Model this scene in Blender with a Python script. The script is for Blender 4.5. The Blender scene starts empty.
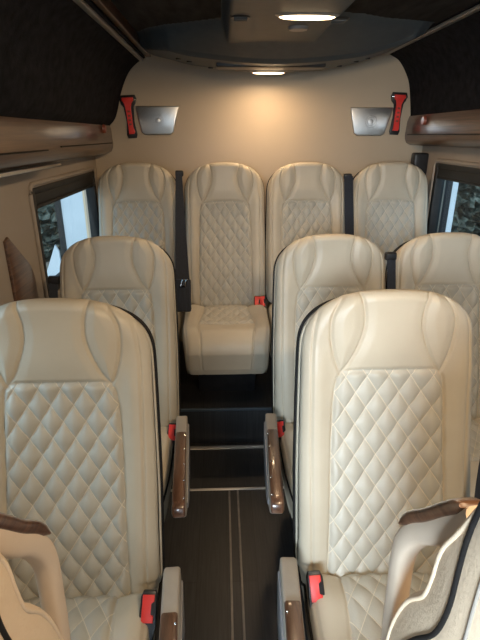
import bpy, bmesh, math, random
import numpy as np
from mathutils import Vector, Matrix
random.seed(4)
S = bpy.context.scene
COL = S.collection
R = math.radians

# ------------------------------------------------------------------ materials
def new_mat(name):
    m = bpy.data.materials.new(name); m.use_nodes = True
    nt = m.node_tree
    return m, nt, nt.nodes['Principled BSDF']
def N(nt, t, **kw):
    n = nt.nodes.new(t)
    for k, v in kw.items():
        if k in n.inputs: n.inputs[k].default_value = v
        else: setattr(n, k, v)
    return n
def ramp(nt, src, c0, c1, p0=0.3, p1=0.7):
    r = nt.nodes.new('ShaderNodeValToRGB')
    r.color_ramp.elements[0].position = p0; r.color_ramp.elements[0].color = (*c0, 1)
    r.color_ramp.elements[1].position = p1; r.color_ramp.elements[1].color = (*c1, 1)
    nt.links.new(src, r.inputs[0]); return r
def coords(nt, scale):
    tc = nt.nodes.new('ShaderNodeTexCoord'); mp = nt.nodes.new('ShaderNodeMapping')
    mp.inputs['Scale'].default_value = scale
    nt.links.new(tc.outputs['Object'], mp.inputs[0]); return mp.outputs[0]
def noise_mat(name, c0, c1, scale=(1, 1, 1), ns=20, rough=0.5, bump=0.1, dist=0.002, bscale=None, metal=0, spec=0.5, coat=0, p0=.3, p1=.7, detail=4):
    m, nt, b = new_mat(name)
    co = coords(nt, scale)
    n = N(nt, 'ShaderNodeTexNoise', Scale=ns, Detail=detail); nt.links.new(co, n.inputs['Vector'])
    r = ramp(nt, n.outputs['Fac'], c0, c1, p0, p1); nt.links.new(r.outputs[0], b.inputs['Base Color'])
    b.inputs['Roughness'].default_value = rough; b.inputs['Metallic'].default_value = metal
    b.inputs['Specular IOR Level'].default_value = spec; b.inputs['Coat Weight'].default_value = coat
    b.inputs['Coat Roughness'].default_value = 0.12
    if bump:
        n2 = N(nt, 'ShaderNodeTexNoise', Scale=bscale or ns, Detail=4); nt.links.new(co, n2.inputs['Vector'])
        bp = N(nt, 'ShaderNodeBump', Strength=bump, Distance=dist)
        nt.links.new(n2.outputs['Fac'], bp.inputs['Height']); nt.links.new(bp.outputs[0], b.inputs['Normal'])
    return m
M = {}
M['leather'] = noise_mat('cream_leather', (.52, .455, .35), (.565, .50, .39), ns=9, rough=.42, bump=.25, dist=.0012, bscale=260)
M['quilt'] = noise_mat('quilted_leather', (.46, .43, .36), (.51, .478, .405), ns=9, rough=.46, bump=.3, dist=.0012, bscale=300)
def add_thread(m):
    nt = m.node_tree; b = nt.nodes['Principled BSDF']; src = b.inputs['Base Color'].links[0].from_socket
    uv = nt.nodes.new('ShaderNodeUVMap'); uv.uv_map = 'quilt'; sp = nt.nodes.new('ShaderNodeSeparateXYZ'); nt.links.new(uv.outputs[0], sp.inputs[0])
    outs = []
    for k in (0, 1):
        f = N(nt, 'ShaderNodeMath', operation='PINGPONG'); f.inputs[1].default_value = .5; nt.links.new(sp.outputs[k], f.inputs[0])
        l = N(nt, 'ShaderNodeMath', operation='LESS_THAN'); l.inputs[1].default_value = .020; nt.links.new(f.outputs[0], l.inputs[0]); outs.append(l.outputs[0])
    mxm = N(nt, 'ShaderNodeMath', operation='MAXIMUM'); nt.links.new(outs[0], mxm.inputs[0]); nt.links.new(outs[1], mxm.inputs[1])
    mx = N(nt, 'ShaderNodeMix', data_type='RGBA'); nt.links.new(mxm.outputs[0], mx.inputs[0]); nt.links.new(src, mx.inputs[6]); mx.inputs[7].default_value = (.68, .61, .48, 1)
    nt.links.new(mx.outputs[2], b.inputs['Base Color'])
add_thread(M['quilt'])
M['tan'] = noise_mat('tan_grained_leather', (.74, .57, .40), (.80, .63, .45), ns=12, rough=.5, bump=.5, dist=.0015, bscale=220)
M['handle'] = noise_mat('beige_handle_cover', (.62, .49, .37), (.66, .53, .41), ns=12, rough=.5, bump=.15, dist=.001, bscale=250)
M['piping'] = noise_mat('black_piping', (.010, .009, .009), (.018, .016, .015), ns=50, rough=.6, bump=.1, spec=.2)
M['armgrey'] = noise_mat('taupe_armrest_leather', (.33, .29, .245), (.38, .335, .28), ns=20, rough=.55, bump=.3, dist=.001, bscale=250)
M['shell'] = noise_mat('grey_plastic_shell', (.22, .22, .23), (.26, .26, .27), ns=20, rough=.35, bump=.05)
M['black'] = noise_mat('black_plastic', (.010, .010, .012), (.02, .02, .022), ns=30, rough=.4, bump=.1)
M['web'] = noise_mat('navy_belt_webbing', (.010, .013, .022), (.020, .025, .038), scale=(1, 1, .05), ns=220, rough=.75, bump=.4, dist=.001)
M['red'] = noise_mat('red_plastic', (.75, .035, .03), (.85, .06, .045), ns=20, rough=.4, bump=.02)
M['headliner'] = noise_mat('black_suede_headliner', (.006, .006, .008), (.017, .017, .021), ns=30, rough=.95, bump=.5, dist=.002, bscale=250, spec=.15)
M['ceil'] = noise_mat('charcoal_ceiling_suede', (.012, .011, .011), (.035, .032, .031), scale=(1, .25, 1), ns=26, rough=.95, bump=.5, dist=.002, bscale=200, spec=.2)
M['console'] = noise_mat('slate_console_plastic', (.036, .053, .070), (.046, .065, .083), ns=30, rough=.5, bump=.15, dist=.001, bscale=300)
M['console_dark'] = noise_mat('dark_console_inset', (.012, .014, .017), (.02, .022, .025), ns=30, rough=.35, bump=.1, dist=.001)
M['panel'] = noise_mat('cream_wall_panel', (.49, .40, .29), (.54, .44, .32), ns=3, rough=.42, bump=.1, dist=.001, bscale=120)
M['wall'] = noise_mat('beige_side_lining', (.31, .26, .21), (.35, .295, .24), ns=4, rough=.6, bump=.15, dist=.001, bscale=200)
M['trimgrey'] = noise_mat('satin_grey_trim', (.33, .32, .30), (.38, .37, .35), ns=10, rough=.35, bump=0, metal=.3)
M['alu'] = noise_mat('brushed_aluminium', (.50, .47, .43), (.62, .59, .54), scale=(.1, 1, 1), ns=60, rough=.35, bump=.1, dist=.0005, metal=.85)
M['silver'] = noise_mat('silver_speaker_plate', (.55, .56, .56), (.62, .63, .63), ns=5, rough=.28, bump=.15, dist=.0006, bscale=400, metal=.9)
M['chrome'] = noise_mat('chrome', (.8, .8, .8), (.85, .85, .85), ns=5, rough=.12, bump=0, metal=1)
M['rubber'] = noise_mat('black_rubber', (.01, .01, .01), (.018, .018, .018), ns=20, rough=.6, bump=.1)
M['white'] = noise_mat('white_paint', (.40, .46, .52), (.50, .56, .62), ns=2, rough=.5, bump=.05)
M['soil'] = noise_mat('dusty_ground', (.13, .12, .11), (.22, .21, .19), ns=5, rough=.9, bump=.4, dist=.02)
M['leaf'] = noise_mat('dark_foliage', (.006, .012, .008), (.10, .125, .11), ns=9, rough=.7, bump=.8, dist=.05, bscale=14, p0=.42, p1=.72)

def wood(name, c0, c1, scale, rough=.28, coat=.6):
    m, nt, b = new_mat(name)
    co = coords(nt, scale)
    n = N(nt, 'ShaderNodeTexNoise', Scale=6, Detail=8, Roughness=.65); n.inputs['Distortion'].default_value = .6
    nt.links.new(co, n.inputs['Vector'])
    r = ramp(nt, n.outputs['Fac'], c0, c1, .36, .64); nt.links.new(r.outputs[0], b.inputs['Base Color'])
    b.inputs['Roughness'].default_value = rough; b.inputs['Coat Weight'].default_value = coat; b.inputs['Coat Roughness'].default_value = .08
    return m
M['wood'] = wood('walnut_veneer', (.055, .024, .013), (.17, .085, .048), (9, .8, 14))
M['woodcab'] = wood('glossy_walnut_cabinet', (.040, .019, .011), (.115, .060, .036), (9, .5, 22), rough=.3, coat=.5)

def floor_material():
    m, nt, b = new_mat('dark_plank_vinyl')
    co = coords(nt, (1, 1, 1))
    br = N(nt, 'ShaderNodeTexBrick', Scale=1.0); br.offset = .37
    mp = nt.nodes.new('ShaderNodeMapping'); mp.inputs['Rotation'].default_value = (0, 0, R(90)); nt.links.new(co, mp.inputs[0])
    nt.links.new(mp.outputs[0], br.inputs['Vector'])
    br.inputs['Color1'].default_value = (.0135, .0140, .0150, 1); br.inputs['Color2'].default_value = (.0195, .0195, .0205, 1)
    br.inputs['Mortar'].default_value = (.008, .008, .008, 1)
    br.inputs['Mortar Size'].default_value = .002; br.inputs['Brick Width'].default_value = .9; br.inputs['Row Height'].default_value = .11
    mp2 = nt.nodes.new('ShaderNodeMapping'); mp2.inputs['Scale'].default_value = (40, 2, 1); nt.links.new(co, mp2.inputs[0])
    n = N(nt, 'ShaderNodeTexNoise', Scale=4, Detail=6); nt.links.new(mp2.outputs[0], n.inputs['Vector'])
    r = ramp(nt, n.outputs['Fac'], (.6, .6, .6), (1.4, 1.36, 1.32))
    mx = N(nt, 'ShaderNodeMix', data_type='RGBA', blend_type='MULTIPLY'); mx.inputs[0].default_value = 1
    nt.links.new(br.outputs['Color'], mx.inputs[6]); nt.links.new(r.outputs[0], mx.inputs[7])
    nt.links.new(mx.outputs[2], b.inputs['Base Color'])
    b.inputs['Roughness'].default_value = .42
    return m
M['floor'] = floor_material()
def glass_material():
    m = bpy.data.materials.new('tinted_window_glass'); m.use_nodes = True; nt = m.node_tree; nt.nodes.clear()
    o = nt.nodes.new('ShaderNodeOutputMaterial'); t = N(nt, 'ShaderNodeBsdfTransparent', Color=(.80, .90, .95, 1))
    g = N(nt, 'ShaderNodeBsdfGlossy', Roughness=.02); fr = N(nt, 'ShaderNodeValue'); fr.outputs[0].default_value = .05
    mx = nt.nodes.new('ShaderNodeMixShader')
    nt.links.new(fr.outputs[0], mx.inputs[0]); nt.links.new(t.outputs[0], mx.inputs[1]); nt.links.new(g.outputs[0], mx.inputs[2])
    nt.links.new(mx.outputs[0], o.inputs[0]); return m
M['glass'] = glass_material()
def emit(name, c, s):
    m, nt, b = new_mat(name)
    b.inputs['Base Color'].default_value = (*c, 1); b.inputs['Emission Color'].default_value = (*c, 1); b.inputs['Emission Strength'].default_value = s
    return m
M['lamp'] = emit('warm_lamp_lens', (1, .72, .42), 9)

# ------------------------------------------------------------------ helpers
def link(o, parent=None, loc=None, kind=None):
    COL.objects.link(o)
    if parent: o.parent = parent
    if loc: o.location = loc
    if kind: o['kind'] = kind
    return o
def mesh_of(name, verts, faces, mat, smooth=True):
    me = bpy.data.meshes.new(name); me.from_pydata([tuple(v) for v in verts], [], faces)
    me.materials.append(mat)
    if smooth: me.shade_smooth()
    me.update(); return me
def obj(name, me, parent=None, loc=None, kind=None):
    return link(bpy.data.objects.new(name, me), parent, loc, kind)
def tag(o, label, cat, group=None):
    o['label'] = label; o['category'] = cat
    if group: o['group'] = group
    return o
def empty(name, loc, label, cat, group=None):
    o = bpy.data.objects.new(name, None); o.empty_display_size = .1
    link(o, None, loc); return tag(o, label, cat, group)
def bm_mesh(name, bm, mat, smooth=False, angle=40):
    bmesh.ops.recalc_face_normals(bm, faces=bm.faces)
    me = bpy.data.meshes.new(name); bm.to_mesh(me); bm.free(); me.materials.append(mat)
    if smooth:
        me.shade_smooth()
        try: me.set_sharp_from_angle(angle=R(angle))
        except Exception: pass
    return me
def add_box(bm, x0, x1, y0, y1, z0, z1, bevel=0, seg=3):
    r = bmesh.ops.create_cube(bm, size=1)
    vs = r['verts']
    for v in vs:
        v.co = Vector(((x0 + x1) / 2 + v.co.x * (x1 - x0), (y0 + y1) / 2 + v.co.y * (y1 - y0), (z0 + z1) / 2 + v.co.z * (z1 - z0)))
    if bevel:
        es = list({e for v in vs for e in v.link_edges})
        bmesh.ops.bevel(bm, geom=es, offset=bevel, segments=seg, affect='EDGES', profile=.5)
def box_mesh(name, b, mat, bevel=0, seg=3):
    bm = bmesh.new(); add_box(bm, *b, bevel=bevel, seg=seg); return bm_mesh(name, bm, mat, True, 50)
def smooth_path(pts, n=8, closed=False):
    P = [Vector(p) for p in pts]; out = []; k = len(P)
    rng = range(k if closed else k - 1)
    for i in rng:
        if closed: a, b, c, d = P[(i - 1) % k], P[i], P[(i + 1) % k], P[(i + 2) % k]
        else: a, b, c, d = P[max(i - 1, 0)], P[i], P[i + 1], P[min(i + 2, k - 1)]
        for j in range(n):
            t = j / n
            out.append(.5 * ((2 * b) + (c - a) * t + (2 * a - 5 * b + 4 * c - d) * t * t + (3 * b - a - 3 * c + d) * t ** 3))
    if not closed: out.append(P[-1])
    return out
def add_tube(bm, pts, r, seg=8, closed=False, flat=None):
    pts = [Vector(p) for p in pts]; n = len(pts); rings = []
    up = Vector((0, 0, 1))
    for i, p in enumerate(pts):
        if closed: t = (pts[(i + 1) % n] - pts[i - 1]).normalized()
        else: t = (pts[min(i + 1, n - 1)] - pts[max(i - 1, 0)]).normalized()
        a = t.cross(up)
        if a.length < .05: a = t.cross(Vector((0, 1, 0)))
        a.normalize(); b = a.cross(t).normalized()
        ring = []
        for k in range(seg):
            th = 2 * math.pi * k / seg
            ring.append(bm.verts.new(p + a * math.cos(th) * (flat or r) + b * math.sin(th) * r))
        rings.append(ring)
    for i in range(n if closed else n - 1):
        A, B = rings[i], rings[(i + 1) % n]
        for k in range(seg):
            try: bm.faces.new((A[k], A[(k + 1) % seg], B[(k + 1) % seg], B[k]))
            except ValueError: pass
    if not closed:
        bm.faces.new(rings[0][::-1]); bm.faces.new(rings[-1])
def tube_mesh(name, pts, r, mat, seg=8, closed=False):
    bm = bmesh.new(); add_tube(bm, pts, r, seg, closed); return bm_mesh(name, bm, mat, True, 80)
def add_prism(bm, poly, axis, a0, a1, bevel=0, seg=2):
    """poly: 2-D outline; axis 'x': (y,z), 'y': (x,z), 'z': (x,y)"""
    def P(q, a):
        if axis == 'x': return (a, q[0], q[1])
        if axis == 'y': return (q[0], a, q[1])
        return (q[0], q[1], a)
    A = [bm.verts.new(P(q, a0)) for q in poly]; B = [bm.verts.new(P(q, a1)) for q in poly]
    n = len(poly); fs = [bm.faces.new(A), bm.faces.new(B[::-1])]
    for i in range(n): bm.faces.new((A[i], B[i], B[(i + 1) % n], A[(i + 1) % n]))
    if bevel:
        es = [e for f in fs for e in f.edges]
        bmesh.ops.bevel(bm, geom=es, offset=bevel, segments=seg, affect='EDGES', profile=.5)
def prism_mesh(name, poly, axis, a0, a1, mat, bevel=0, smooth=True, seg=2, angle=40):
    bm = bmesh.new(); add_prism(bm, poly, axis, a0, a1, bevel, seg); return bm_mesh(name, bm, mat, smooth, angle)

def lin(tab, x):
    x = min(max(x, tab[0][0]), tab[-1][0])
    for a, b in zip(tab, tab[1:]):
        if a[0] <= x <= b[0]:
            f = (x - a[0]) / (b[0] - a[0]); return [p + (q - p) * f for p, q in zip(a, b)]
def ribbon_mesh(name, pts, width, thick, mat):
    """flat strap; pts = list of (pos, side-vector)"""
    bm = bmesh.new(); rings = []
    pts = [(Vector(p), Vector(s).normalized(), w) for p, s, w in pts]
    for i, (p, s, w) in enumerate(pts):
        t = (pts[min(i + 1, len(pts) - 1)][0] - pts[max(i - 1, 0)][0]).normalized()
        nrm = t.cross(s).normalized()
        rings.append([bm.verts.new(p + s * w / 2 * a + nrm * thick / 2 * b) for a, b in ((-1, -1), (1, -1), (1, 1), (-1, 1))])
    for A, B in zip(rings, rings[1:]):
        for k in range(4): bm.faces.new((A[k], A[(k + 1) % 4], B[(k + 1) % 4], B[k]))
    bm.faces.new(rings[0][::-1]); bm.faces.new(rings[-1])
    return bm_mesh(name, bm, mat, True, 50)

# ------------------------------------------------------------------ upholstered surfaces
def polydist(U, V, pts):
    d = np.full(U.shape, 9.)
    for (x0, y0), (x1, y1) in zip(pts, pts[1:]):
        dx, dy = x1 - x0, y1 - y0; L = dx * dx + dy * dy + 1e-12
        t = np.clip(((U - x0) * dx + (V - y0) * dy) / L, 0, 1)
        d = np.minimum(d, np.hypot(U - x0 - t * dx, V - y0 - t * dy))
    return d
def inside(U, V, poly):
    c = np.zeros(U.shape, bool); n = len(poly)
    for i in range(n):
        x0, y0 = poly[i]; x1, y1 = poly[(i + 1) % n]
        if y0 == y1: continue
        k = ((y0 > V) != (y1 > V)) & (U < (x1 - x0) * (V - y0) / (y1 - y0) + x0)
        c ^= k
    return c
def curve2(pts, n=12, closed=False):
    return [(p.x, p.y) for p in smooth_path([(x, y, 0) for x, y in pts], n, closed)]
def groove(d, depth, w): return -depth * np.exp(-(d / w) ** 2)
def sstep(x, a, b):
    t = np.clip((x - a) / (b - a), 0, 1); return t * t * (3 - 2 * t)
def diamonds(U, V, px, py, h):
    a = U / px + V / py; b = U / px - V / py
    return h * ((np.abs(np.sin(math.pi * a)) * np.abs(np.sin(math.pi * b))) ** .55)

def split_grid(P, cellregion, names, AB=None):
    """P (nr,nc,3) -> {name: mesh} sharing smooth normals"""
    nr, nc, _ = P.shape
    du = np.gradient(P, axis=1); dv = np.gradient(P, axis=0)
    Nn = np.cross(du, dv); ln = np.linalg.norm(Nn, axis=2, keepdims=True); Nn = Nn / np.maximum(ln, 1e-12)
    out = {}
    idx = np.arange(nr * nc).reshape(nr, nc)
    for rid, (name, mat) in names.items():
        rr, cc = np.nonzero(cellregion == rid)
        if len(rr) == 0: continue
        q = np.stack([idx[rr, cc], idx[rr, cc + 1], idx[rr + 1, cc + 1], idx[rr + 1, cc]], 1)
        u, inv = np.unique(q, return_inverse=True); q = inv.reshape(q.shape)
        me = bpy.data.meshes.new(name)
        me.from_pydata(P.reshape(-1, 3)[u].tolist(), [], q.tolist()); me.materials.append(mat); me.shade_smooth()
        if AB is not None:
            uv = me.uv_layers.new(name='quilt'); fl = AB.reshape(-1, 2)[u][q.reshape(-1)]
            uv.data.foreach_set('uv', fl.reshape(-1).astype(np.float32))
        me.normals_split_custom_set_from_vertices(Nn.reshape(-1, 3)[u].tolist())
        out[rid] = me
    return out

TH = R(15); HMAX = .742; HW = .220; VB = -.055
def back_xyz(U, V, Wd):
    return np.stack([U, -Wd * math.cos(TH) + V * math.sin(TH), .43 + Wd * math.sin(TH) + V * math.cos(TH)], -1)
def bxyz(u, v, w): return (u, -w * math.cos(TH) + v * math.sin(TH), .43 + w * math.sin(TH) + v * math.cos(TH))
def build_backrest():
    n = 2.6; v0 = .585; vb0 = .03
    ncol = 190
    ph = np.linspace(0, math.pi / 2, 110)
    vt = v0 + (HMAX - v0) * np.sin(ph) ** (2 / n); ht = np.maximum(np.cos(ph), 0) ** (2 / n)
    vm = np.linspace(vb0, v0, 130)[:-1]; hm = np.ones_like(vm)
    pb = np.linspace(math.pi / 2, 0, 40)[:-1]
    vb = vb0 - (vb0 - VB) * np.sin(pb) ** (2 / n); hb = np.maximum(np.cos(pb), 0) ** (2 / n)
    v = np.concatenate([vb, vm, vt]); h = np.concatenate([hb, hm, ht])
    h = h * HW * (1 - .04 * np.clip((v - .25) / .5, 0, 1)); h = np.maximum(h, .004)
    s = np.linspace(-1, 1, ncol); s = np.sign(s) * (1 - (1 - np.abs(s)) ** 1.15)
    U = s[None, :] * h[:, None]; V = np.repeat(v[:, None], ncol, 1)
    au = np.abs(U)
    hw_loc = HW * (1 - .04 * np.clip((V - .25) / .5, 0, 1))
    vv = np.where(V > v0, (V - v0) / (HMAX - v0), np.where(V < vb0, (vb0 - V) / (vb0 - VB), 0))
    rho = ((au / hw_loc) ** n + vv ** n) ** (1 / n)
    sc = np.where(V < vb0, .11, .20)
    sc = np.where(V > v0, .185, sc)
    d = np.clip((1 - rho) * sc, 0, None)
    r = .034
    drop = np.where(d < r, r - np.sqrt(np.maximum(r * r - (r - d) ** 2, 0)), 0)
    Wd = -drop
    Wd += .75 * np.clip(V - .50, 0, 1) ** 2
    Wd += .012 * np.exp(-((V - .60) / .10) ** 2) * (1 - .5 * (au / .2) ** 2)      # head pad
    Wd += .012 * np.exp(-((V - .15) / .12) ** 2)                                    # lumbar
    Wd += .012 * sstep(au, .135, .175) * (1 - sstep(V, .52, .62)) - .010 * (1 - sstep(au, .05, .14)) * (1 - sstep(V, .5, .6))
    # seams (mirrored)
    panel = curve2([(.129, .522), (.137, .46), (.143, .25), (.148, -.12)])
    top = curve2([(0, .540), (.06, .540), (.108, .538), (.129, .522)])
    inner = curve2([(.088, .755), (.080, .725), (.070, .68), (.074, .63), (.100, .565), (.124, .535)])
    outer = curve2([(.088, .755), (.120, .725), (.146, .68), (.149, .63), (.140, .58), (.124, .535)])
    bol = curve2([(.098, .755), (.145, .728), (.176, .69), (.191, .61), (.193, .45), (.192, .2), (.186, -.12)])
    AU = au
    lens = inner + outer[::-1]
    inl = inside(AU, V, lens)
    ppoly = [(-.01, -.2), (-.01, .540)] + top + panel + [(.150, -.2)]
    inp = inside(AU, V, ppoly)
    hd = inside(AU, V, [(-.01, .540)] + top + inner[::-1] + [(.088, .9), (-.01, .9)]) & ~inp & ~inl
    dp = np.minimum(polydist(AU, V, panel), polydist(AU, V, top))
    fade = sstep(dp, 0, .018)
    Wd = Wd + np.where(inp, diamonds(U, V - .025, .0545, .083, .0110) * (.35 + .65 * fade), 0)
    dl = np.minimum(polydist(AU, V, inner), polydist(AU, V, outer))
    Wd += np.where(inl, .008 * sstep(dl, 0, .03), 0)
    Wd += np.where(hd, .005 * sstep(polydist(AU, V, inner), 0, .03), 0)
    Wd += groove(dp, .0065, .0042) + groove(dl, .0065, .0038) + groove(polydist(AU, V, bol), .0045, .0036)
    P = back_xyz(U, V, Wd)
    P = P[:, ::1]
    Uc = (U[1:, 1:] + U[:-1, :-1]) / 2; Vc = (V[1:, 1:] + V[:-1, :-1]) / 2
    cin = inside(np.abs(Uc), Vc, ppoly); cl = inside(np.abs(Uc), Vc, lens)
    chd = inside(np.abs(Uc), Vc, [(-.01, .540)] + top + inner[::-1] + [(.088, .9), (-.01, .9)]) & ~cin & ~cl
    reg = np.zeros(Uc.shape, int); reg[chd] = 4; reg[cin] = 1; reg[cl & (Uc < 0)] = 2; reg[cl & (Uc >= 0)] = 3
    parts = split_grid(P, reg, {1: ('quilted_panel', M['quilt']), 2: ('shoulder_wing', M['leather']), 3: ('shoulder_wing', M['leather']), 4: ('headrest_pad', M['leather'])},
        np.stack([U / .0545 + (V - .025) / .083, U / .0545 - (V - .025) / .083], -1))
    # backrest body = remaining face cells + sides + rear shell
    body = split_grid(P, reg, {0: ('backrest', M['leather'])})[0]
    bm = bmesh.new(); bm.from_mesh(body)
    # outline loop (u,v) for sides, counter-clockwise
    k = list(range(0, len(v), 3)) + [len(v) - 1]
    right = [(h[i], v[i]) for i in k]; left = [(-h[i], v[i]) for i in k[::-1]]
    loop = right + left
    def ring(off, w):
        res = []
        for (u, vq) in loop:
            c = Vector((u, vq - .33)); L = c.length or 1
            tt = min(1, max(0, (vq - .60) / .14)); o2 = off - (.016 * tt * tt if w < -.036 else 0)
            res.append(bxyz(u + o2 * c.x / L, vq + o2 * c.y / L, w + .75 * max(0, vq - .50) ** 2))
        return res
    levels = [(0, -r), (.003, -.040), (.0045, -.055), (.004, -.070), (.002, -.084), (-.012, -.098), (-.05, -.106)]
    rows = [[bm.verts.new(p) for p in ring(o, w)] for o, w in levels]
    L = len(loop)
    for A, B in zip(rows, rows[1:]):
        for i in range(L): bm.faces.new((A[i], B[i], B[(i + 1) % L], A[(i + 1) % L]))
    bm.faces.new(rows[-1])
    me = bpy.data.meshes.new('backrest'); bm.to_mesh(me); bm.free(); me.materials.append(M['leather']); me.shade_smooth()
    pip = []
    for off, w, rad in ((.0055, -.052, .0038), (.0045, -.074, .0030)):
        pip.append(tube_mesh('piping', [Vector(p) for p in ring(off, w)], rad, M['piping'], 6, True))
    pip_c = tube_mesh('welt', [Vector(p) for p in ring(.0015, -r - .002)], .0030, M['leather'], 6, True)
    return me, parts, pip, pip_c
BACK = build_backrest()

def build_cushion(length=.46, r=.075, drop=.10, hw=.212, rise=.02):
    # profile from junction to front, arc length t
    flat = length - r
    t = np.linspace(-.09, flat + r * math.pi / 2 + drop - r, 170)
    y = np.where(t < flat, -t, 0.); z = np.where(t < flat, rise * np.clip(t, 0, 9) / flat, 0.)
    a = np.clip((t - flat) / r, 0, math.pi / 2)
    y = np.where(t >= flat, -(flat + r * np.sin(a)), y); z = np.where(t >= flat, rise - r * (1 - np.cos(a)), z)
    dn = np.clip(t - flat - r * math.pi / 2, 0, None); z = z - dn; y = y + dn * .25
    ny = -np.sin(a); nz = np.cos(a); z = z - .05 * (1 - sstep(t, -.04, .03))
    s = np.linspace(-1, 1, 130)
    hwt = hw * (1 - .08 * sstep(t, length * .6, length * 1.1) - .04 * (1 - sstep(t, 0, .1)))
    U = s[None] * hwt[:, None]; T = np.repeat(t[:, None], len(s), 1); au = np.abs(U)
    d = (1 - np.abs(s))[None] * hwt[:, None]
    rr = .035
    W = -np.where(d < rr, rr - np.sqrt(np.maximum(rr * rr - (rr - d) ** 2, 0)), 0)
    W += .014 * np.exp(-((T - .09) / .06) ** 2)
    W += .012 * sstep(au, .12, .17) * (1 - sstep(T, .3, .42))
    panel = curve2([(.118, .0), (.124, .12), (.142, .27), (.128, .42), (.122, .6)])
    front = [(0, .285), (.142, .275)]
    inp = inside(au, T, [(-.01, -.1), (-.01, .285), (.142, .275), (.124, .12), (.118, 0), (.118, -.1)])
    dp = polydist(au, T, front)
    W += np.where(inp, diamonds(U, T, .0545, .086, .0075) * sstep(np.minimum(dp, polydist(au, T, panel)), 0, .02), 0)
    W += groove(polydist(au, T, panel), .006, .004) + groove(dp, .004, .0045)
    W += groove(d - .012, .004, .003)
    P = np.stack([U, y[:, None] + ny[:, None] * W, .43 + z[:, None] + nz[:, None] * W], -1)
    P = P[:, ::-1]
    Uc = U[:-1, :-1][:, ::-1]; Tc = T[:-1, :-1][:, ::-1]
    cin = inside(np.abs(Uc), Tc, [(-.01, -.1), (-.01, .285), (.142, .275), (.124, .12), (.118, 0), (.118, -.1)])
    reg = cin.astype(int)
    g = split_grid(P, reg, {0: ('seat_cushion', M['leather']), 1: ('quilted_panel', M['quilt'])}, np.stack([U / .0545 + T / .086, U / .0545 - T / .086], -1)[:, ::-1])
    bm = bmesh.new(); bm.from_mesh(g[0])
    # side walls and underside
    for sgn in (0, -1):
        edge = [Vector(P[i, sgn]) for i in range(0, len(t), 4)]
        up = [bm.verts.new(p) for p in edge]
        mid = [bm.verts.new((p.x * 1.012, p.y * .99, max(.36, .43 - drop) if p.z > .37 else p.z - .002)) for p in edge]
        lo = [bm.verts.new((p.x * .97, p.y * .96, .43 - drop - .035)) for p in edge]
        for A, B in ((up, mid), (mid, lo)):
            for i in range(len(A) - 1): bm.faces.new((A[i], A[i + 1], B[i + 1], B[i]))
        if sgn == 0: lo0 = lo
        else:
            for i in range(len(lo) - 1): bm.faces.new((lo0[i], lo0[i + 1], lo[i + 1], lo[i]))
            e0, e1 = lo0[-1], lo[-1]
    fr = [bm.verts.new(Vector(P[-1, j])) for j in range(0, P.shape[1], 3)]
    fl = [bm.verts.new((v.co.x * .97, v.co.y * .96, .43 - drop - .035)) for v in fr]
    for i in range(len(fr) - 1): bm.faces.new((fr[i], fr[i + 1], fl[i + 1], fl[i]))
    me = bpy.data.meshes.new('seat_cushion'); bm.to_mesh(me); bm.free(); me.materials.append(M['leather']); me.shade_smooth()
    path = [Vector(P[i, 0]) + Vector((.003, 0, -.004)) for i in range(0, len(t), 5)]
    p2 = [Vector(P[-1, j]) + Vector((0, -.002, -.003)) for j in range(2, P.shape[1] - 2, 6)]
    path2 = [Vector(P[i, -1]) + Vector((-.003, 0, -.004)) for i in range(0, len(t), 5)][::-1]
    pip = tube_mesh('piping', path + p2 + path2, .0035, M['piping'], 6)
    return me, g[1], pip
CUSH = build_cushion()
CUSH_REAR = build_cushion(length=.44, r=.10, drop=.19, rise=.0, hw=.222)

# armrest (local: top plane at z 0, rear end y 0, front y -.46)
def arm_meshes():
    prof = [(.02, -.012), (0, 0), (-.455, .0), (-.468, -.008), (-.472, -.022), (-.45, -.05), (-.36, -.105), (-.2, -.15), (-.05, -.16), (.02, -.14)]
    body = prism_mesh('armrest', prof, 'x', -.0205, .0205, M['armgrey'], bevel=.007, seg=3)
    side = [(.0, -.035), (-.12, -.03), (-.42, -.026), (-.42, -.045), (-.34, -.09), (-.19, -.135), (-.04, -.15)]
    shl = prism_mesh('side_shell', side, 'x', .020, .026, M['shell'], bevel=.003)
    bm = bmesh.new()
    cap = [(-.115, .001), (-.115, .010), (-.13, .014), (-.448, .014), (-.468, .008), (-.478, -.008), (-.478, -.022), (-.470, -.022), (-.466, -.010), (-.452, .001)]
    add_prism(bm, cap, 'x', -.0185, .0185, bevel=.006, seg=3)
    wd = bm_mesh('wood_cap', bm, M['wood'], True, 50)
    bm = bmesh.new(); bmesh.ops.create_uvsphere(bm, u_segments=10, v_segments=6, radius=.003)
    st = bm_mesh('stud', bm, M['chrome'], True)
    return body, shl, wd, st
ARM = arm_meshes()
def buckle_meshes():
    bm = bmesh.new()
    add_prism(bm, [(-.012, -.02), (.012, -.02), (.016, .012), (.016, .062), (.012, .072), (-.012, .072), (-.016, .062), (-.016, .012)], 'y', -.011, .011, bevel=.003)
    add_box(bm, -.008, .008, -.005, .005, -.10, -.015, bevel=.002)
    body = bm_mesh('buckle', bm, M['black'], True)
    bm = bmesh.new()
    add_prism(bm, [(-.012, .018), (.011, .018), (.011, .030), (.004, .032), (.004, .052), (.011, .054), (.011, .066), (-.012, .066)], 'y', -.0155, -.009, bevel=.0015)
    return body, bm_mesh('release_button', bm, M['red'], True)
BUCK = buckle_meshes()
def pedestal_mesh():
    bm = bmesh.new()
    add_prism(bm, [(-.02, .0), (-.07, .045), (-.06, .28), (-.06, .315), (-.40, .315), (-.40, .28), (-.33, .045), (-.36, 0)], 'x', -.15, .15, bevel=.008)
    add_box(bm, -.19, .19, -.41, -.02, .305, .34, bevel=.006)
    return bm_mesh('pedestal', bm, M['black'], True)
PED = pedestal_mesh()
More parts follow.
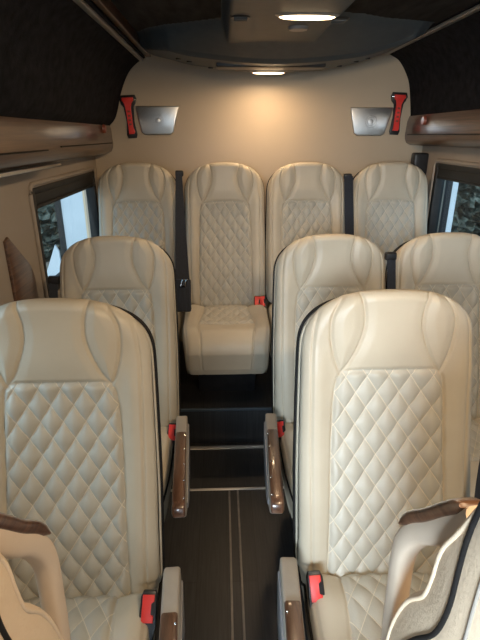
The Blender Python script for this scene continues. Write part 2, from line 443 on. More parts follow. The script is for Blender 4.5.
def pedestal_low_mesh():
    bm = bmesh.new()
    add_prism(bm, [(.0, .0), (-.05, .16), (-.05, .215), (-.34, .215), (-.34, .16), (-.26, 0)], 'x', -.15, .15, bevel=.008)
    add_box(bm, -.19, .19, -.35, .0, .20, .235, bevel=.006)
    return bm_mesh('pedestal', bm, M['black'], True)
PEDL = pedestal_low_mesh()
def scoop():
    """rear lower shell behind the cushion"""
    bm = bmesh.new(); add_prism(bm, [(.06, .25), (.055, .40), (.06, .47), (.105, .47), (.11, .36), (.10, .25)], 'x', -.19, .19, bevel=.01)
    return bm_mesh('back_bracket', bm, M['black'], True)
BRK = scoop()

def make_seat(loc, label, aisle=0, rear=False, buckles=(), belt=None, arm=(0, 0), group='quilted passenger seats facing the front of the van'):
    t = empty('passenger_seat', loc, label, 'seat', group)
    me, parts, pip, welt = BACK
    b = obj('backrest', me, t)
    obj('quilted_panel', parts[1], b); obj('shoulder_wing', parts[2], b); obj('shoulder_wing', parts[3], b); obj('headrest_pad', parts[4], b)
    for p in pip: obj('piping', p, b)['label'] = 'black piping'
    obj('welt', welt, b)
    c = CUSH_REAR if rear else CUSH
    q = obj('seat_cushion', c[0], t, (0, 0, -.03) if rear else None); obj('quilted_panel', c[1], q)
    if not rear: obj('piping', c[2], q)
    obj('pedestal', PEDL if rear else PED, t)
    obj('back_bracket', BRK, t)
    if aisle:
        a = obj('armrest', ARM[0], t, (aisle * .246 + arm[0], -.075 + arm[1], .525))
        a.rotation_euler = (0, 0, aisle * R(3.4))
        sh = obj('side_shell', ARM[1], a)
        if aisle < 0: sh.rotation_euler = (0, 0, 0); sh.location = (-.046, 0, 0)
        w = obj('wood_cap', ARM[2], a); w['label'] = 'glossy walnut cap'
        for k in range(5):
            obj('stud', ARM[3], a, (aisle * .014, -.145 - k * .075, .0145))
    for (bx, by, bz, ry) in buckles:
        k = obj('buckle', BUCK[0], t, (bx, by, bz)); k.rotation_euler = (R(-42), ry, 0); k.scale = (1.2, 1.2, 1.2); k['label'] = 'black buckle with red button'
        obj('release_button', BUCK[1], k)
    if belt: belt(t)
    return t

# ------------------------------------------------------------------ seats
def strap(t, pts, name='seat_belt'):
    return obj(name, ribbon_mesh(name, pts, 0, .0025, M['web']), t)
def hook(parent, x, y, z, s=1):
    bm = bmesh.new()
    for dx in (-.012, .012):
        add_tube(bm, [(dx, 0, .0), (dx * .8 + .004, -.004, .02), (dx * .8 + .008, -.004, .034), (dx * .8 + .016, 0, .036)], .0028, 6)
    add_tube(bm, [(-.014, 0, 0), (.014, 0, 0)], .0028, 6)
    return obj('belt_tongue', bm_mesh('belt_tongue', bm, M['chrome'], True), parent, (x, y, z))
def guide(parent, x, y, z):
    return obj('belt_guide', box_mesh('belt_guide', (x - .022, x + .022, y - .014, y + .014, z - .02, z + .012), M['black'], .008), parent)

def belt_row1(t):
    strap(t, [((p.x, p.y, p.z), (1, .1, 0), .056) for p in smooth_path([(.268, .12, 1.03), (.236, .045, .88), (.205, -.02, .72), (.190, -.085, .50), (.188, -.10, .44)], 4)])
    guide(t, .275, .14, 1.04)
make_seat((.414, .90, 0), 'brightest cream quilted seat in the right foreground with navy belt at its edge',
          aisle=-1, buckles=[(-.190, -.105, .425, R(-4))], belt=belt_row1, arm=(-.010, .03)).scale = (1.025, 1, 1)
make_seat((-.392, .862, 0), 'cream quilted seat in the left foreground, its left side cut by the photo edge',
          aisle=1, buckles=[(.203, -.105, .425, R(4))], arm=(.012, .05))
def belt_row2l(t):
    strap(t, [((-.236, .16 - .2 * k / 8, .99 - .47 * k / 8), (1, .3, 0), .03) for k in range(9)]); guide(t, -.236, .165, .99)
make_seat((-.408, 1.58, 0), 'cream quilted seat beside the left window, behind the left foreground seat',
          aisle=1, buckles=[(.206, -.11, .415, R(4))], belt=belt_row2l)
make_seat((.418, 1.585, 0), 'cream quilted seat on the aisle, partly hidden behind the brightest foreground seat',
          aisle=-1, buckles=[(-.206, -.11, .415, R(-4))])
def belt_row2r(t):
    strap(t, [((-.232, .14 - .2 * k / 8, 1.06 - .55 * k / 8), (1, .1, 0), .034) for k in range(9)]); guide(t, -.232, .15, 1.07)
make_seat((.876, 1.60, 0), 'cream quilted seat beside the right window, cut by the right photo edge', belt=belt_row2r)
ZR = .21
RG = 'quilted passenger seats facing the front of the van'
make_seat((-.462, 2.50, ZR), 'cream quilted back row seat in the left corner under the left speaker plate', rear=True, group=RG)
def belt_r1(t):
    pts = []
    for k in range(13):
        f = k / 12
        pts.append(((-.245 + .02 * f, .155 - .33 * f, 1.10 - .66 * f), (1, .1, 0), .034 + .052 * f))
    s = strap(t, pts)
    bm = bmesh.new(); add_box(bm, -.04, .04, -.012, .012, -.10, .07, bevel=.01)
    h = obj('belt_sleeve', bm_mesh('belt_sleeve', bm, M['web'], True), t, (-.222, -.165, .53)); h.rotation_euler = (R(-22), 0, 0)
    hook(h, 0, -.016, .03)
    guide(t, -.243, .17, 1.10)
make_seat((.013, 2.49, ZR), 'cream quilted back row seat facing down the aisle with its whole cushion in view', rear=True,
          buckles=[(.170, -.075, .390, R(3)), (.203, -.075, .390, R(-3))], belt=belt_r1, group=RG)
make_seat((.466, 2.50, ZR), 'cream quilted back row seat just right of the aisle, third from the left', rear=True, group=RG)
def belt_r3(t):
    strap(t, [((-.246, .15 - .25 * k / 8, 1.08 - .6 * k / 8), (1, .1, 0), .05) for k in range(9)]); guide(t, -.246, .165, 1.08)
make_seat((.938, 2.51, ZR), 'cream quilted back row seat in the right corner under the right speaker plate', rear=True, belt=belt_r3, group=RG)

# ------------------------------------------------------------------ nearest seats with grab handles (bottom corners)
def near_seat(sx, x0, label):
    t = empty('front_seat', (sx * (x0 + .22), .35, 0), label, 'seat', 'tan grained leather seats nearest the camera')
    ox, oy = -(x0 + .22), -.35
    def X(x): return sx * (x + ox)
    back = [(.250, 1.33), (.272, 1.285), (.290, 1.235), (.312, 1.185), (.331, 1.143), (.337, 1.10), (.346, 1.065), (.372, 1.025), (.392, .975), (.404, .92), (.408, .84), (.40, .66), (.365, .46)]
    front = [(.245, .46), (.245, .7), (.247, .95), (.243, 1.05), (.238, 1.12), (.232, 1.20), (.222, 1.27), (.222, 1.315)]
    prof = smooth_path([(0, a, b) for a, b in back], 4) + smooth_path([(0, a, b) for a, b in front], 4)
    pts = [(p.y, p.z) for p in prof]
    # lofted body: section shrinks toward side faces for a soft cushioned look
    bm = bmesh.new()
    cy = sum(p[0] for p in pts) / len(pts); cz = .9
    levels = [(0.0, .90), (.004, .955), (.012, .985), (.03, 1.0), (.07, 1.0), (.22, 1.02), (.37, 1.0), (.41, 1.0), (.428, .985), (.436, .955), (.44, .90)]
    rings = []
    for xo, k in levels:
        g = (1 - k) * .10
        ring = []
        e_ = min(xo, .44 - xo); k2 = .25 + .75 * math.sin(math.pi / 2 * min(1, e_ / .07))
        for i, (y, z) in enumerate(pts):
            if z > 1.24: z = 1.24 + (z - 1.24) * k2
            py, pz = pts[i - 1]; qy, qz = pts[(i + 1) % len(pts)]
            ty, tz = qy - py, qz - pz; L = math.hypot(ty, tz) or 1
            ny, nz = tz / L, -ty / L
            ring.append(bm.verts.new((X(x0 + xo), y + oy + ny * g, z + nz * g)))
        rings.append(ring)
    n = len(pts)
    for A, B in zip(rings, rings[1:]):
        for i in range(n): bm.faces.new((A[i], A[(i + 1) % n], B[(i + 1) % n], B[i]))
    fz = [(p.z, p.y) for p in smooth_path([(0, a, b_) for a, b_ in front], 4)]
    bz = sorted([(p.z, p.y) for p in smooth_path([(0, a, b_) for a, b_ in back], 4)])
    for ring in (rings[0], rings[-1]):
        mid = []
        for v in ring:
            z = min(max(v.co.z, .475), 1.255); mid.append(bm.verts.new((v.co.x, (lin(fz, z)[1] + lin(bz, z)[1]) / 2 + oy, z)))
        for i in range(n): bm.faces.new((ring[i], ring[(i + 1) % n], mid[(i + 1) % n], mid[i]))
    bmesh.ops.remove_doubles(bm, verts=bm.verts, dist=1e-5)
    b = obj('backrest', bm_mesh('backrest', bm, M['tan'], True, 70), t)
    # piping following the side, and stitched seam further in
    pp = [(.272, 1.262), (.274, 1.25), (.280, 1.235), (.288, 1.19), (.290, 1.15), (.292, 1.10), (.305, 1.05), (.337, .995), (.362, .94), (.372, .86), (.385, .6)]
    path = [(X(x0 - .001), y + oy, z) for _, y, z in [(0, p.y, p.z) for p in smooth_path([(0, a, c) for a, c in pp], 5)]]
    pm = obj('piping', tube_mesh('piping', path, .0026, M['piping'], 8), b); pm['label'] = 'black piping'
    path = [(X(x0 - .0005), p.y + oy - .028, p.z - .01) for p in smooth_path([(0, a, c) for a, c in pp[1:]], 5)]
    obj('seam', tube_mesh('seam', path, .0018, M['armgrey'], 6), b)
    path = [(X(x0 + .001), p.y + oy - .001, p.z - .004) for p in smooth_path([(0, a - .008, c) for a, c in [(.277, 1.258)] + back[2:]], 4)]
    obj('welt', tube_mesh('welt', path, .0030, M['tan'], 6), b)
    # grab handle: loop rising behind the shoulder
    hp = [(.315, 1.178), (.345, 1.145), (.380, 1.103), (.415, 1.065), (.438, 1.025), (.445, .990), (.443, .94), (.438, .88), (.425, .80), (.395, .70), (.37, .64)]
    cen = smooth_path([(0, a, c) for a, c in hp], 6)
    bm = bmesh.new(); rings = []
    for i, p in enumerate(cen):
        q = cen[min(i + 1, len(cen) - 1)] - cen[max(i - 1, 0)]; q.normalize()
        nv = Vector((0, -q.z, q.y)); f = i / (len(cen) - 1)
        th = .015 + .002 * max(0, min(1, (f - .25) * 2)); wd = .0125
        ring = []
        for k in range(16):
            a = 2 * math.pi * k / 16; c_, s_ = math.cos(a), math.sin(a)
            e = .6
            cx = math.copysign(abs(c_) ** e, c_) * wd; sz = math.copysign(abs(s_) ** e, s_) * th
            ring.append(bm.verts.new((X(x0 + .0265 + cx), p.y + oy + nv.y * sz, p.z + nv.z * sz)))
        rings.append(ring)
    for A, B in zip(rings, rings[1:]):
        for k in range(16): bm.faces.new((A[k], A[(k + 1) % 16], B[(k + 1) % 16], B[k]))
    bm.faces.new(rings[0]); bm.faces.new(rings[-1][::-1])
    h = obj('grab_handle', bm_mesh('grab_handle', bm, M['handle'], True, 70), t)
    bm = bmesh.new(); rings = []
    sub = cen[1:22]
    for i, p in enumerate(sub):
        q = sub[min(i + 1, len(sub) - 1)] - sub[max(i - 1, 0)]; q.normalize()
        nv = Vector((0, -q.z, q.y)); nv = nv if nv.z > 0 else -nv
        e_ = min(1, min(i, len(sub) - 1 - i) / 3 + .3)
        ring = []
        for k in range(12):
            a = 2 * math.pi * k / 12
            c_, s_ = math.cos(a), math.sin(a); c_ = math.copysign(abs(c_) ** .6, c_); s_ = math.copysign(abs(s_) ** .6, s_)
            ofs = .0155 + s_ * .0085 * e_
            ring.append(bm.verts.new((X(x0 + .0265 + c_ * .0148), p.y + oy + nv.y * ofs, p.z + nv.z * ofs)))
        rings.append(ring)
    for A, B in zip(rings, rings[1:]):
        for k in range(12): bm.faces.new((A[k], A[(k + 1) % 12], B[(k + 1) % 12], B[k]))
    bm.faces.new(rings[0]); bm.faces.new(rings[-1][::-1])
    obj('wood_cap', bm_mesh('wood_cap', bm, M['wood'], True, 70), h)['label'] = 'glossy walnut cap'
    bm = bmesh.new(); add_box(bm, min(X(x0 + .05), X(x0 + .40)), max(X(x0 + .05), X(x0 + .40)),   .20 + oy, .35 + oy, 0, .47, bevel=.02)
    obj('pedestal', bm_mesh('pedestal', bm, M['black'], True), t)
    return t
near_seat(1, .200, 'tan grained leather seat cropped in the bottom right corner with walnut capped handle')
near_seat(-1, .200, 'tan grained leather seat cropped in the bottom left corner with walnut capped handle')

# ------------------------------------------------------------------ the shell
XL, XR, YB, YF = -.73, 1.18, 2.90, -1.3
def struct(name, me, loc=None): return obj(name, me, None, loc, 'structure')
struct('floor', box_mesh('floor', (XL - .1, XR + .1, YF, YB + .05, -.04, 0), M['floor']))
struct('trim_1', box_mesh('trim_1', (XL, XR, 2.055, YB, .0005, ZR), M['floor'], .004)); bpy.data.objects['trim_1']['label'] = 'dark raised platform under the back row'
# rear wall panel
struct('wall_rear', box_mesh('wall_rear', (XL - .1, XR + .1, YB, YB + .05, 0, 2.0), M['panel']))
# side walls with window holes
def side_wall(name, x0, x1, holes, ztop):
    bm = bmesh.new(); ys = sorted({YF, YB} | {h[0] for h in holes} | {h[1] for h in holes}); 
    prev = YF
    for (a, b, z0, z1) in holes:
        add_box(bm, x0, x1, prev, a, 0, ztop); add_box(bm, x0, x1, a, b, 0, z0); add_box(bm, x0, x1, a, b, z1, ztop); prev = b
    add_box(bm, x0, x1, prev, YB, 0, ztop)
    bmesh.ops.remove_doubles(bm, verts=bm.verts, dist=1e-5)
    return struct(name, bm_mesh(name, bm, M['wall']))
side_wall('wall_left', XL - .06, XL, [(.35, 1.40, .88, 1.30), (1.88, 2.80, .88, 1.297)], 1.45)
side_wall('wall_right', XR, XR + .06, [(.35, 1.55, .88, 1.345), (1.75, 2.66, .88, 1.345)], 1.5)
def window(name, side, y0, y1, z0, z1, blind):
    x = XL if side < 0 else XR
    def bx(a, b): return (x - a, x - b) if side < 0 else (x + b, x + a)
    bm = bmesh.new(); a, b = bx(.045, -.008)
    for c in ((y0 - .012, y0 + .018, z0 - .012, z1 + .012), (y1 - .018, y1 + .012, z0 - .012, z1 + .012), (y0 + .016, y1 - .016, z0 - .012, z0 + .018), (y0 + .016, y1 - .016, z1 - .012, z1 + .012)):
        add_box(bm, a, b, *c, bevel=.004, seg=2)
    w = struct(name, bm_mesh(name, bm, M['rubber'], True))
    a, b = bx(.034, .030)
    obj('window_pane', box_mesh('window_pane', (a, b, y0 + .015, y1 - .015, z0 + .015, z1 - .01), M['glass']), w)
    a, b = bx(.028, -.004)
    bm = bmesh.new(); add_box(bm, a, b, y0 + .018, y1 - .018, z1 - blind, z1 - .010, bevel=.006)
    add_box(bm, a, b + (.006 if side < 0 else 0), y0 + .018, y1 - .018, z1 - blind - .012, z1 - blind + .002, bevel=.004)
    obj('roller_blind', bm_mesh('roller_blind', bm, M['rubber'], True), w)
    return w
window('window_1', -1, 1.88, 2.80, .88, 1.297, .055)
window('window_2', 1, 1.75, 2.66, .88, 1.345, .055)
window('window_3', -1, .35, 1.40, .88, 1.30, .06)
window('window_4', 1, .35, 1.55, .88, 1.345, .055)
# light reveals around visible windows
def reveal(name, side, y0, y1, z0, z1):
    x = XL if side < 0 else XR; bm = bmesh.new()
    pts = [(x - side * .004, y, z) for y, z in ((y0, z0), (y1, z0), (y1, z1), (y0, z1))]
    rr = []; c = .035
    for (y, z), (sy, sz) in zip(((y0, z0), (y1, z0), (y1, z1), (y0, z1)), ((-1, -1), (1, -1), (1, 1), (-1, 1))):
        a0 = {(-1, -1): 180, (1, -1): 270, (1, 1): 0, (-1, 1): 90}[(sy, sz)]
        for k in range(5):
            a = R(a0 + k * 22.5); rr.append((x - side * .003, y - sy * c + math.cos(a) * c, z - sz * c + math.sin(a) * c))
    add_tube(bm, rr, .010, 8, True)
    return struct(name, bm_mesh(name, bm, M['wall'], True, 80))
reveal('trim_2', -1, 1.855, 2.825, .855, 1.324)
reveal('trim_3', 1, 1.725, 2.685, .855, 1.372)
# dark wood pillar panel on the left wall
struct('trim_4', prism_mesh('trim_4', [(1.575, .55), (1.575, 1.17), (1.60, 1.18), (1.74, 1.05), (1.765, 1.0), (1.765, .55)], 'x', XL - .002, XL + .010, M['wood'], bevel=.004))
# headliner sides (curved black suede) and ceiling
def sheet(name, prof, y0, y1, mat, thick=.012):
    p = [q for q in smooth_path([(a, 0, b) for a, b in prof], 6)]
    nrm = []
    bm = bmesh.new(); rows = []
    for yy in (y0, y1):
        for off in (0, thick):
            row = []
            for i, q in enumerate(p):
                t = p[min(i + 1, len(p) - 1)] - p[max(i - 1, 0)]; t.normalize()
                row.append(bm.verts.new((q.x - t.z * off, yy, q.z + t.x * off)))
            rows.append(row)
    f0, b0, f1, b1 = rows
    for A, B in ((f0, f1), (b0, b1), (f0, b0), (f1, b1)):
        for i in range(len(A) - 1): bm.faces.new((A[i], A[i + 1], B[i + 1], B[i]))
    bm.faces.new((f0[0], b0[0], b1[0], f1[0])); bm.faces.new((f0[-1], b0[-1], b1[-1], f1[-1]))
    return struct(name, bm_mesh(name, bm, mat, True, 60))
sheet('trim_5', [(-.635, 1.545), (-.60, 1.58), (-.578, 1.63), (-.55, 1.72), (-.505, 1.81), (-.455, 1.86), (-.405, 1.888)], YF, YB - .001, M['headliner'])
sheet('trim_6', [(1.085, 1.585), (1.082, 1.62), (1.062, 1.735), (1.04, 1.80), (.99, 1.874), (.94, 1.905), (.895, 1.925)], YF, YB - .001, M['headliner'], -.012)
struct('ceiling', box_mesh('ceiling', (-.47, .96, YF, YB, 1.930, 1.97), M['ceil']))
struct('trim_7', box_mesh('trim_7', (-.445, -.415, YF, YB - .002, 1.872, 1.885), M['trimgrey'], .004))
struct('trim_8', box_mesh('trim_8', (-.402, -.375, YF, YB - .002, 1.89, 1.935), M['wood'], .004))
struct('trim_9', box_mesh('trim_9', (.895, .92, YF, YB - .002, 1.908, 1.922), M['trimgrey'], .004))
# outer roof skins so that the shell is closed
struct('trim_10', box_mesh('trim_10', (XL - .06, -.42, YF, YB, 1.975, 1.995), M['headliner']))
struct('trim_11', box_mesh('trim_11', (.93, XR + .06, YF, YB, 1.975, 1.995), M['headliner']))
struct('trim_12', box_mesh('trim_12', (XL - .075, XL - .06, YF, YB, 1.40, 1.99), M['headliner']))
struct('trim_13', box_mesh('trim_13', (XR + .06, XR + .075, YF, YB, 1.40, 1.99), M['headliner']))

# overhead wooden cabinets
def cabinet(name, side, xf, xw, z0, z1, label, yb):
    t = empty(name, (xw, 1.0, z0), label, 'cabinet')
    ox, oy, oz = xw, 1.0, z0
    s = side
    h = z1 - z0
    prof = [(xw - .004 * s, z0 + .002), (xf + .035 * s, z0 + .006), (xf + .012 * s, z0 + .018), (xf + .002 * s, z0 + .040), (xf, z0 + .06), (xf + .004 * s, z1 - .03), (xf + .014 * s, z1), (xw - .004 * s, z1)]
    poly = [(a - ox, b - oz) for a, b in prof]
    m = prism_mesh('fascia', poly, 'y', YF - oy, yb - oy, M['woodcab'], angle=60)
    obj('fascia', m, t)
    # black strips standing in for the shade in the long grooves / lower lip
    for y0, y1, zz in ((-.2, 1.80, z0 + .052), (1.95, yb - .05, z0 + .060)):
        bm = bmesh.new(); add_box(bm, min(xf, xf - .006 * s) - ox, max(xf, xf - .006 * s) - ox, y0 - oy, y1 - oy, zz - oz, zz - oz + .0045, bevel=.001, seg=1)
        obj('groove_shadow', bm_mesh('groove_shadow', bm, M['piping']), t)
    # round red-brown lamp/button
    bm = bmesh.new(); bmesh.ops.create_cone(bm, cap_ends=True, segments=20, radius1=.023, radius2=.019, depth=.014, matrix=Matrix.Translation((xf - .005 * s - ox, yb - (.20 if s < 0 else .26) - oy, z1 - .030 - oz)) @ Matrix.Rotation(R(-90 * s), 4, 'Y'))
    obj('button', bm_mesh('button', bm, M['redbrown'], True), t)
    return t
M['redbrown'] = noise_mat('red_brown_button', (.22, .05, .03), (.30, .08, .05), ns=20, rough=.3, bump=0, coat=.5)
cabl = cabinet('overhead_cabinet', -1, -.620, XL, 1.395, 1.560, 'glossy walnut overhead ledge along the left wall above the window', YB - .003)
cabinet('overhead_cabinet', 1, 1.065, XR, 1.440, 1.600, 'glossy walnut overhead ledge along the right wall above the window', YB - .003)
# added chrome strip standing in for the reflection on the left ledge's glossy underside
ls = obj('underside_highlight', box_mesh('underside_highlight', (-.69 - XL, -.640 - XL, YF - 1.0, 2.0 - 1.0, 1.384 - 1.395, 1.397 - 1.395), M['chrome'], .003), cabl); ls['label'] = 'added chrome strip standing in for the ledge underside highlight'

# ------------------------------------------------------------------ ceiling console
REAR = [(p.x, p.y, p.z) for p in smooth_path([(-.402, 2.54, 1.92), (-.35, 2.66, 1.872), (-.25, 2.70, 1.85), (-.106, 2.74, 1.825), (.24, 2.74, 1.80), (.60, 2.74, 1.825), (.78, 2.67, 1.865), (.86, 2.52, 1.895), (.893, 2.34, 1.92)], 6)]
FRONT = [(-.402, 2.50), (-.305, 2.36), (-.233, 2.30), (-.12, 2.24), (.01, 2.16), (.24, 2.10), (.45, 2.05), (.557, 2.08), (.656, 2.14), (.769, 2.17), (.877, 2.21), (.893, 2.30)]
ZT = 1.932
def zc(x): return lin(REAR, x)[2]
con = empty('ceiling_console', (.245, 2.2, 1.94), 'wide slate grey ceiling console with lamps and vents above the back row', 'ceiling console')
def ss(t): t = min(1, max(0, t)); return t * t * (3 - 2 * t)
def console_z(x, y):
    _, yr, zl = lin(REAR, x); yf = lin(FRONT, x)[1]; ys = max(yr - .36, yf + .06)
    d1 = (ZT - 1.862) * ss(min(x - .002, .425 - x) / .035)
    f = (y - yf) / (ys - yf); d2 = (ZT - zl - .016) * min(1, max(0, f)) ** .75
    z = ZT - max(d1, d2) - .016 * ss((y - ys - .005) / .018)
    e = yr - y
    if e < .03: z += .03 - math.sqrt(max(0, .0009 - (.03 - e) ** 2))
    return min(z, ZT)
def console_mesh():
    bm = bmesh.new(); NX = 150; NY = 110; g = []; top = []
    for i in range(NX + 1):
        x = -.402 + (.893 + .402) * i / NX; yr = lin(REAR, x)[1]; col = []
        for j in range(NY + 1):
            f = j / NY; y = .9 + (yr - .9) * (1 - (1 - f) ** 1.9)
            col.append(bm.verts.new((x - .245, y - 2.2, console_z(x, y) - 1.94)))
        g.append(col); top.append(bm.verts.new((x - .245, yr - 2.2, ZT - 1.94)))
    for i in range(NX):
        for j in range(NY): bm.faces.new((g[i][j], g[i][j + 1], g[i + 1][j + 1], g[i + 1][j]))
        bm.faces.new((g[i][-1], top[i], top[i + 1], g[i + 1][-1]))
    return bm_mesh('console_shell', bm, M['console'], True, 60)
obj('console_shell', console_mesh(), con)
def con_local(x, y, z): return (x - .245, y - 2.2, z - 1.94)
def ell(bm, cx, cy, cz, rx, ry, h, seg=32):
    vs0 = [bm.verts.new((cx + math.copysign(abs(math.cos(a)) ** .8, math.cos(a)) * rx, cy + math.sin(a) * ry, cz)) for a in [2 * math.pi * k / seg for k in range(seg)]]
    vs1 = [bm.verts.new((cx + (v.co.x - cx) * .86, cy + (v.co.y - cy) * .82, cz - h)) for v in vs0]
    for k in range(seg): bm.faces.new((vs0[k], vs0[(k + 1) % seg], vs1[(k + 1) % seg], vs1[k]))
    bm.faces.new(vs1); bm.faces.new(vs0[::-1])
# inset panel at rear lip
bm = bmesh.new(); add_box(bm, -.02 - .245, .50 - .245, 2.50 - 2.2, 2.61 - 2.2, 1.798 - 1.94, 1.83 - 1.94, bevel=.006)
obj('inset_panel', bm_mesh('inset_panel', bm, M['console_dark'], True), con)
# main lamp, rear lamp
def lamp(x, y, z, rx, ry):
    bm = bmesh.new(); ell(bm, *con_local(x, y, z), rx * 1.14, ry * 1.25, .008); h = obj('lamp_bezel', bm_mesh('lamp_bezel', bm, M['trimgrey'], True), con)
    bm = bmesh.new(); ell(bm, *con_local(x, y, z - .0065), rx, ry, .005); obj('lamp_lens', bm_mesh('lamp_lens', bm, M['lamp'], True), h)
lamp(.284, 1.775, 1.864, .096, .030)
lamp(.245, 2.695, 1.803, .085, .030)
# round reading lamp, vents
for (x, y, rr, z) in ((.282, 1.955, .038, 1.864), ):
    bm = bmesh.new(); ell(bm, *con_local(x, y, z), rr, rr * .9, .012); obj('reading_light', bm_mesh('reading_light', bm, M['shell'], True), con)
for (x, y) in ((.068, 1.81), (.400, 1.83)):
    bm = bmesh.new(); ell(bm, *con_local(x, y, 1.864), .036, .034, .006)
    v = obj('air_vent', bm_mesh('air_vent', bm, M['console_dark'], True), con)
    bm = bmesh.new()
    for k in (-1, 0, 1): add_box(bm, x - .022 - .245, x + .022 - .245, y + k * .016 - .003 - 2.2, y + k * .016 + .003 - 2.2, 1.853 - 1.94, 1.860 - 1.94)
    obj('vent_slats', bm_mesh('vent_slats', bm, M['console'], True), v)
for x, y in ((-.20, 2.55), (-.15, 2.57), (-.05, 2.70), (.66, 2.57), (.71, 2.55), (.60, 2.66)):
    bm = bmesh.new(); ell(bm, *con_local(x, y, zc(x) + .001), .014, .007, .006, 16); obj('clip', bm_mesh('clip', bm, M['black'], True), con)

# ------------------------------------------------------------------ rear wall fittings
def speaker(loc, label, mir=1):
    t = empty('speaker', loc, label, 'speaker', 'silver speakers on the rear wall')
    poly = [(-.122 * mir, .075), (.124 * mir, .075), (.086 * mir, -.062), (.068 * mir, -.075), (-.074 * mir, -.075), (-.094 * mir, -.062)]
    pl = obj('speaker_plate', prism_mesh('speaker_plate', poly, 'y', -.014, 0, M['silver'], bevel=.006, seg=3), t)
    for rr in (.032, .022):
        pts = [(rr * math.cos(a), -.0145, rr * math.sin(a)) for a in [2 * math.pi * k / 32 for k in range(32)]]
        obj('ring', tube_mesh('ring', pts, .0014, M['silver'], 6, True), pl)
    bm = bmesh.new(); bmesh.ops.create_uvsphere(bm, u_segments=20, v_segments=10, radius=.016, matrix=Matrix.Translation((0, -.0125, 0)) @ Matrix.Scale(.18, 4, (0, 1, 0)))
    obj('dust_cap', bm_mesh('dust_cap', bm, M['silver'], True), pl)
speaker((-.358, YB + .002, 1.575), 'silver trapezoid speaker plate on the rear wall left, right of a red hammer', 1)
speaker((.855, YB + .002, 1.570), 'silver trapezoid speaker plate on the rear wall right, left of a red hammer', 1)
def hammer(loc, label, tilt):
    t = empty('emergency_hammer', loc, label, 'hammer', 'red emergency hammers on the rear wall')
    t.rotation_euler = (0, tilt, 0)
    hold = [(-.040, .105), (.040, .105), (.048, .085), (.040, .060), (.024, .045), (.019, -.03), (.030, -.10), (.024, -.118), (-.024, -.118), (-.030, -.10), (-.021, -.03), (-.024, .045), (-.042, .060), (-.048, .085)]
    obj('holder', prism_mesh('holder', hold, 'y', -.012, 0, M['black'], bevel=.004), t)
    ham = [(-.030, .092), (.030, .092), (.034, .078), (.016, .062), (.012, .040), (.011, -.06), (.020, -.085), (.014, -.096), (-.015, -.096), (-.012, -.06), (-.012, .040), (-.016, .062), (-.034, .078)]
    h = obj('hammer_body', prism_mesh('hammer_body', ham, 'y', -.028, -.010, M['red'], bevel=.004), t)
    bm = bmesh.new()
    for s in (-1, 1):
        bmesh.ops.create_cone(bm, segments=12, radius1=.006, radius2=.001, depth=.014, cap_ends=True, matrix=Matrix.Translation((s * .038, -.020, .080)) @ Matrix.Rotation(R(90 * s), 4, 'Y'))
    obj('steel_tip', bm_mesh('steel_tip', bm, M['chrome'], True), h)
    bm = bmesh.new()
    for k in range(4): add_box(bm, -.007, .007, -.0295, -.0275, -.05 + k * .022, -.05 + k * .022 + .010, bevel=.001, seg=1)
    obj('grip_rib', bm_mesh('grip_rib', bm, M['redbrown'], True), h)
hammer((-.512, YB + .002, 1.600), 'red emergency hammer in black holder on the rear wall left', R(-3))
hammer((1.003, YB + .002, 1.618), 'red emergency hammer in black holder on the rear wall right', R(2))
# shoulder-belt pillar guide at right rear corner
t = empty('belt_anchor', (1.125, 2.82, 1.30), 'black seat belt anchor high in the right rear corner', 'belt anchor')
obj('anchor_housing', box_mesh('anchor_housing', (-.028, .056, -.03, .03, -.02, .105), M['black'], .012), t)
obj('webbing', box_mesh('webbing', (-.020, .020, -.008, .004, -.34, .0), M['web'], .002), t)

# ------------------------------------------------------------------ floor rails
def rail(name, b, label):
    me = bm_ = None
    x0, x1, y0, y1 = b
    bm = bmesh.new(); add_box(bm, x0, x1, y0, y1, .0002, .005, bevel=.0015, seg=1)
    if y1 - y0 < x1 - x0:
        add_box(bm, x0, x1, y0 + (y1 - y0) * .40, y0 + (y1 - y0) * .5, .005, .0062)
    return tag(obj(name, bm_mesh(name, bm, M['alu'])), label, 'floor rail')
rail('floor_rail', (-.70, 1.10, 2.000, 2.026), 'wide aluminium strip across the aisle at the foot of the platform')
rail('floor_rail', (-.70, 1.10, 1.700, 1.714), 'thin aluminium strip across the aisle floor between the armrests')
M['dull'] = noise_mat('dull_aluminium', (.20, .185, .17), (.26, .24, .22), ns=30, rough=.45, bump=.05, metal=.6)
for x, w in ((.014, 'left'), (.052, 'right')):
    o = rail('floor_track', (x - .004, x + .004, .2, 1.699), '%s one of the two thin metal lines running along the aisle floor' % w); o.data.materials[0] = M['dull']
bm = bmesh.new(); add_box(bm, -.70, 1.10, 2.046, 2.058, ZR - .012, ZR + .003, bevel=.003)
struct('trim_14', bm_mesh('trim_14', bm, M['console'], True))

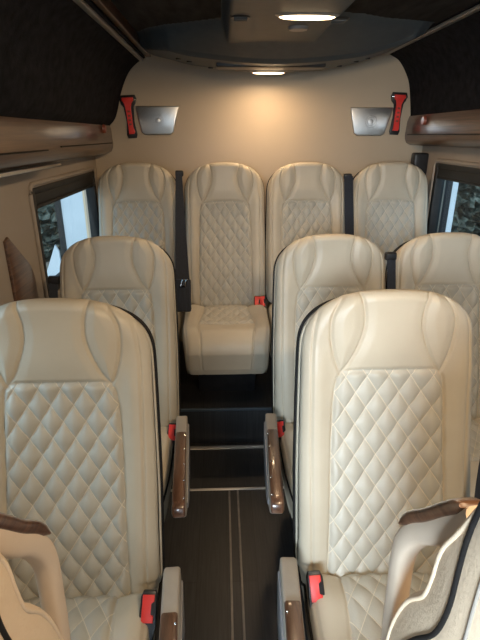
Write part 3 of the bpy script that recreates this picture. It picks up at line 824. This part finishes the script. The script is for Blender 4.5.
# ------------------------------------------------------------------ outside
tag(obj('outside_ground', box_mesh('outside_ground', (-14, 14, -8, 16, -.9, -.6), M['soil'])), 'dusty ground outside the van', 'ground')
bpy.data.objects['outside_ground']['kind'] = 'structure'
def hedge(x0, x1, y, label):
    nx, nz = 90, 60; bm = bmesh.new(); g = []
    for i in range(nx + 1):
        r_ = []
        for j in range(nz + 1):
            x = x0 + (x1 - x0) * i / nx; z = -.6 + 3.6 * j / nz
            r_.append(bm.verts.new((x + random.uniform(-.04, .04), y + random.uniform(-.22, .22) + .25 * math.sin(x * 3) * math.cos(z * 4), z + random.uniform(-.04, .04))))
        g.append(r_)
    for i in range(nx):
        for j in range(nz): bm.faces.new((g[i][j], g[i + 1][j], g[i + 1][j + 1], g[i][j + 1]))
    bv = [bm.verts.new(p) for p in ((x0, y + .8, -.6), (x1, y + .8, -.6), (x1, y + .8, 3), (x0, y + .8, 3))]
    bm.faces.new(bv)
    return tag(obj('hedge', bm_mesh('hedge', bm, M['leaf'])), label, 'hedge')
hedge(-7, -.6, 8.2, 'dark green hedge seen through the left window')
hedge(1.2, 8, 8.2, 'dark green hedge seen through the right window')
def post(x0, x1, y, label):
    t = empty('white_pillar', ((x0 + x1) / 2, y, -.6), label, 'pillar')
    w = (x1 - x0) / 2
    obj('shaft', box_mesh('shaft', (-w, w, -.1, .1, 0, 3.2), M['white'], .02), t)
    obj('edge_strip', box_mesh('edge_strip', (-w - .05, -w + .02, -.13, .05, 0, 3.2), M['black'], .01), t)
post(-1.98, -1.52, 6, 'pale white pillar outside, seen through the left window')
post(2.81, 2.92, 6, 'narrow pale pillar outside, seen through the right window')
bm = bmesh.new(); add_prism(bm, [(-2.38, -.6), (-1.95, -.6), (-1.96, .20), (-2.0, .28)], 'y', 5.6, 5.64, bevel=.005)
tag(obj('leaning_board', bm_mesh('leaning_board', bm, M['white'])), 'white slanted board leaning outside the left window', 'board')

# ------------------------------------------------------------------ light
w = bpy.data.worlds.new('World'); S.world = w; w.use_nodes = True
bg = w.node_tree.nodes['Background']; bg.inputs[0].default_value = (.66, .84, 1.0, 1); bg.inputs[1].default_value = 1.2
def light(name, typ, loc, power, color, rot=(0, 0, 0), **kw):
    l = bpy.data.lights.new(name, typ); l.energy = power; l.color = color
    for k, v in kw.items(): setattr(l, k, v)
    o = bpy.data.objects.new(name, l); o.location = loc; o.rotation_euler = rot; COL.objects.link(o); return o
WARM = (1, .70, .42)
light('main_ceiling_lamp', 'AREA', (.284, 1.775, 1.848), 3.5, WARM, shape='ELLIPSE', size=.17, size_y=.06)
light('rear_ceiling_lamp', 'AREA', (.245, 2.67, 1.785), 3.2, WARM, rot=(R(-6), 0, 0), shape='ELLIPSE', size=.16, size_y=.05)
light('front_ceiling_lamp', 'AREA', (.40, .12, 1.90), 14, (1, .74, .46), rot=(R(46), 0, R(-4)), shape='ELLIPSE', size=.2, size_y=.15)
light('windscreen_daylight', 'AREA', (-.45, -1.2, 1.50), 14, (.72, .87, 1.0), rot=(R(72), 0, R(-27)), shape='RECTANGLE', size=.7, size_y=.5, spread=R(62))

light('side_window_daylight', 'AREA', (-1.25, .75, 1.45), 14, (.86, .94, 1.0), rot=(0, R(-72), 0), shape='RECTANGLE', size=.6, size_y=1.0)
light('sun', 'SUN', (0, -3, 6), 5.0, (1, .97, .92), rot=(R(48), 0, R(-8)), angle=R(2))
# ------------------------------------------------------------------ camera
cam = bpy.data.cameras.new('camera'); co = bpy.data.objects.new('camera', cam); COL.objects.link(co)
cam.sensor_fit = 'VERTICAL'; cam.sensor_height = 24; cam.lens = 24 * 470 / 640
co.location = (0, 0, 1.5); co.rotation_euler = (R(90 - 21.5), 0, R(-2.1)); cam.clip_start = .02
S.camera = co
S.view_settings.view_transform = 'Standard'; S.view_settings.look = 'None'; S.view_settings.exposure = 0
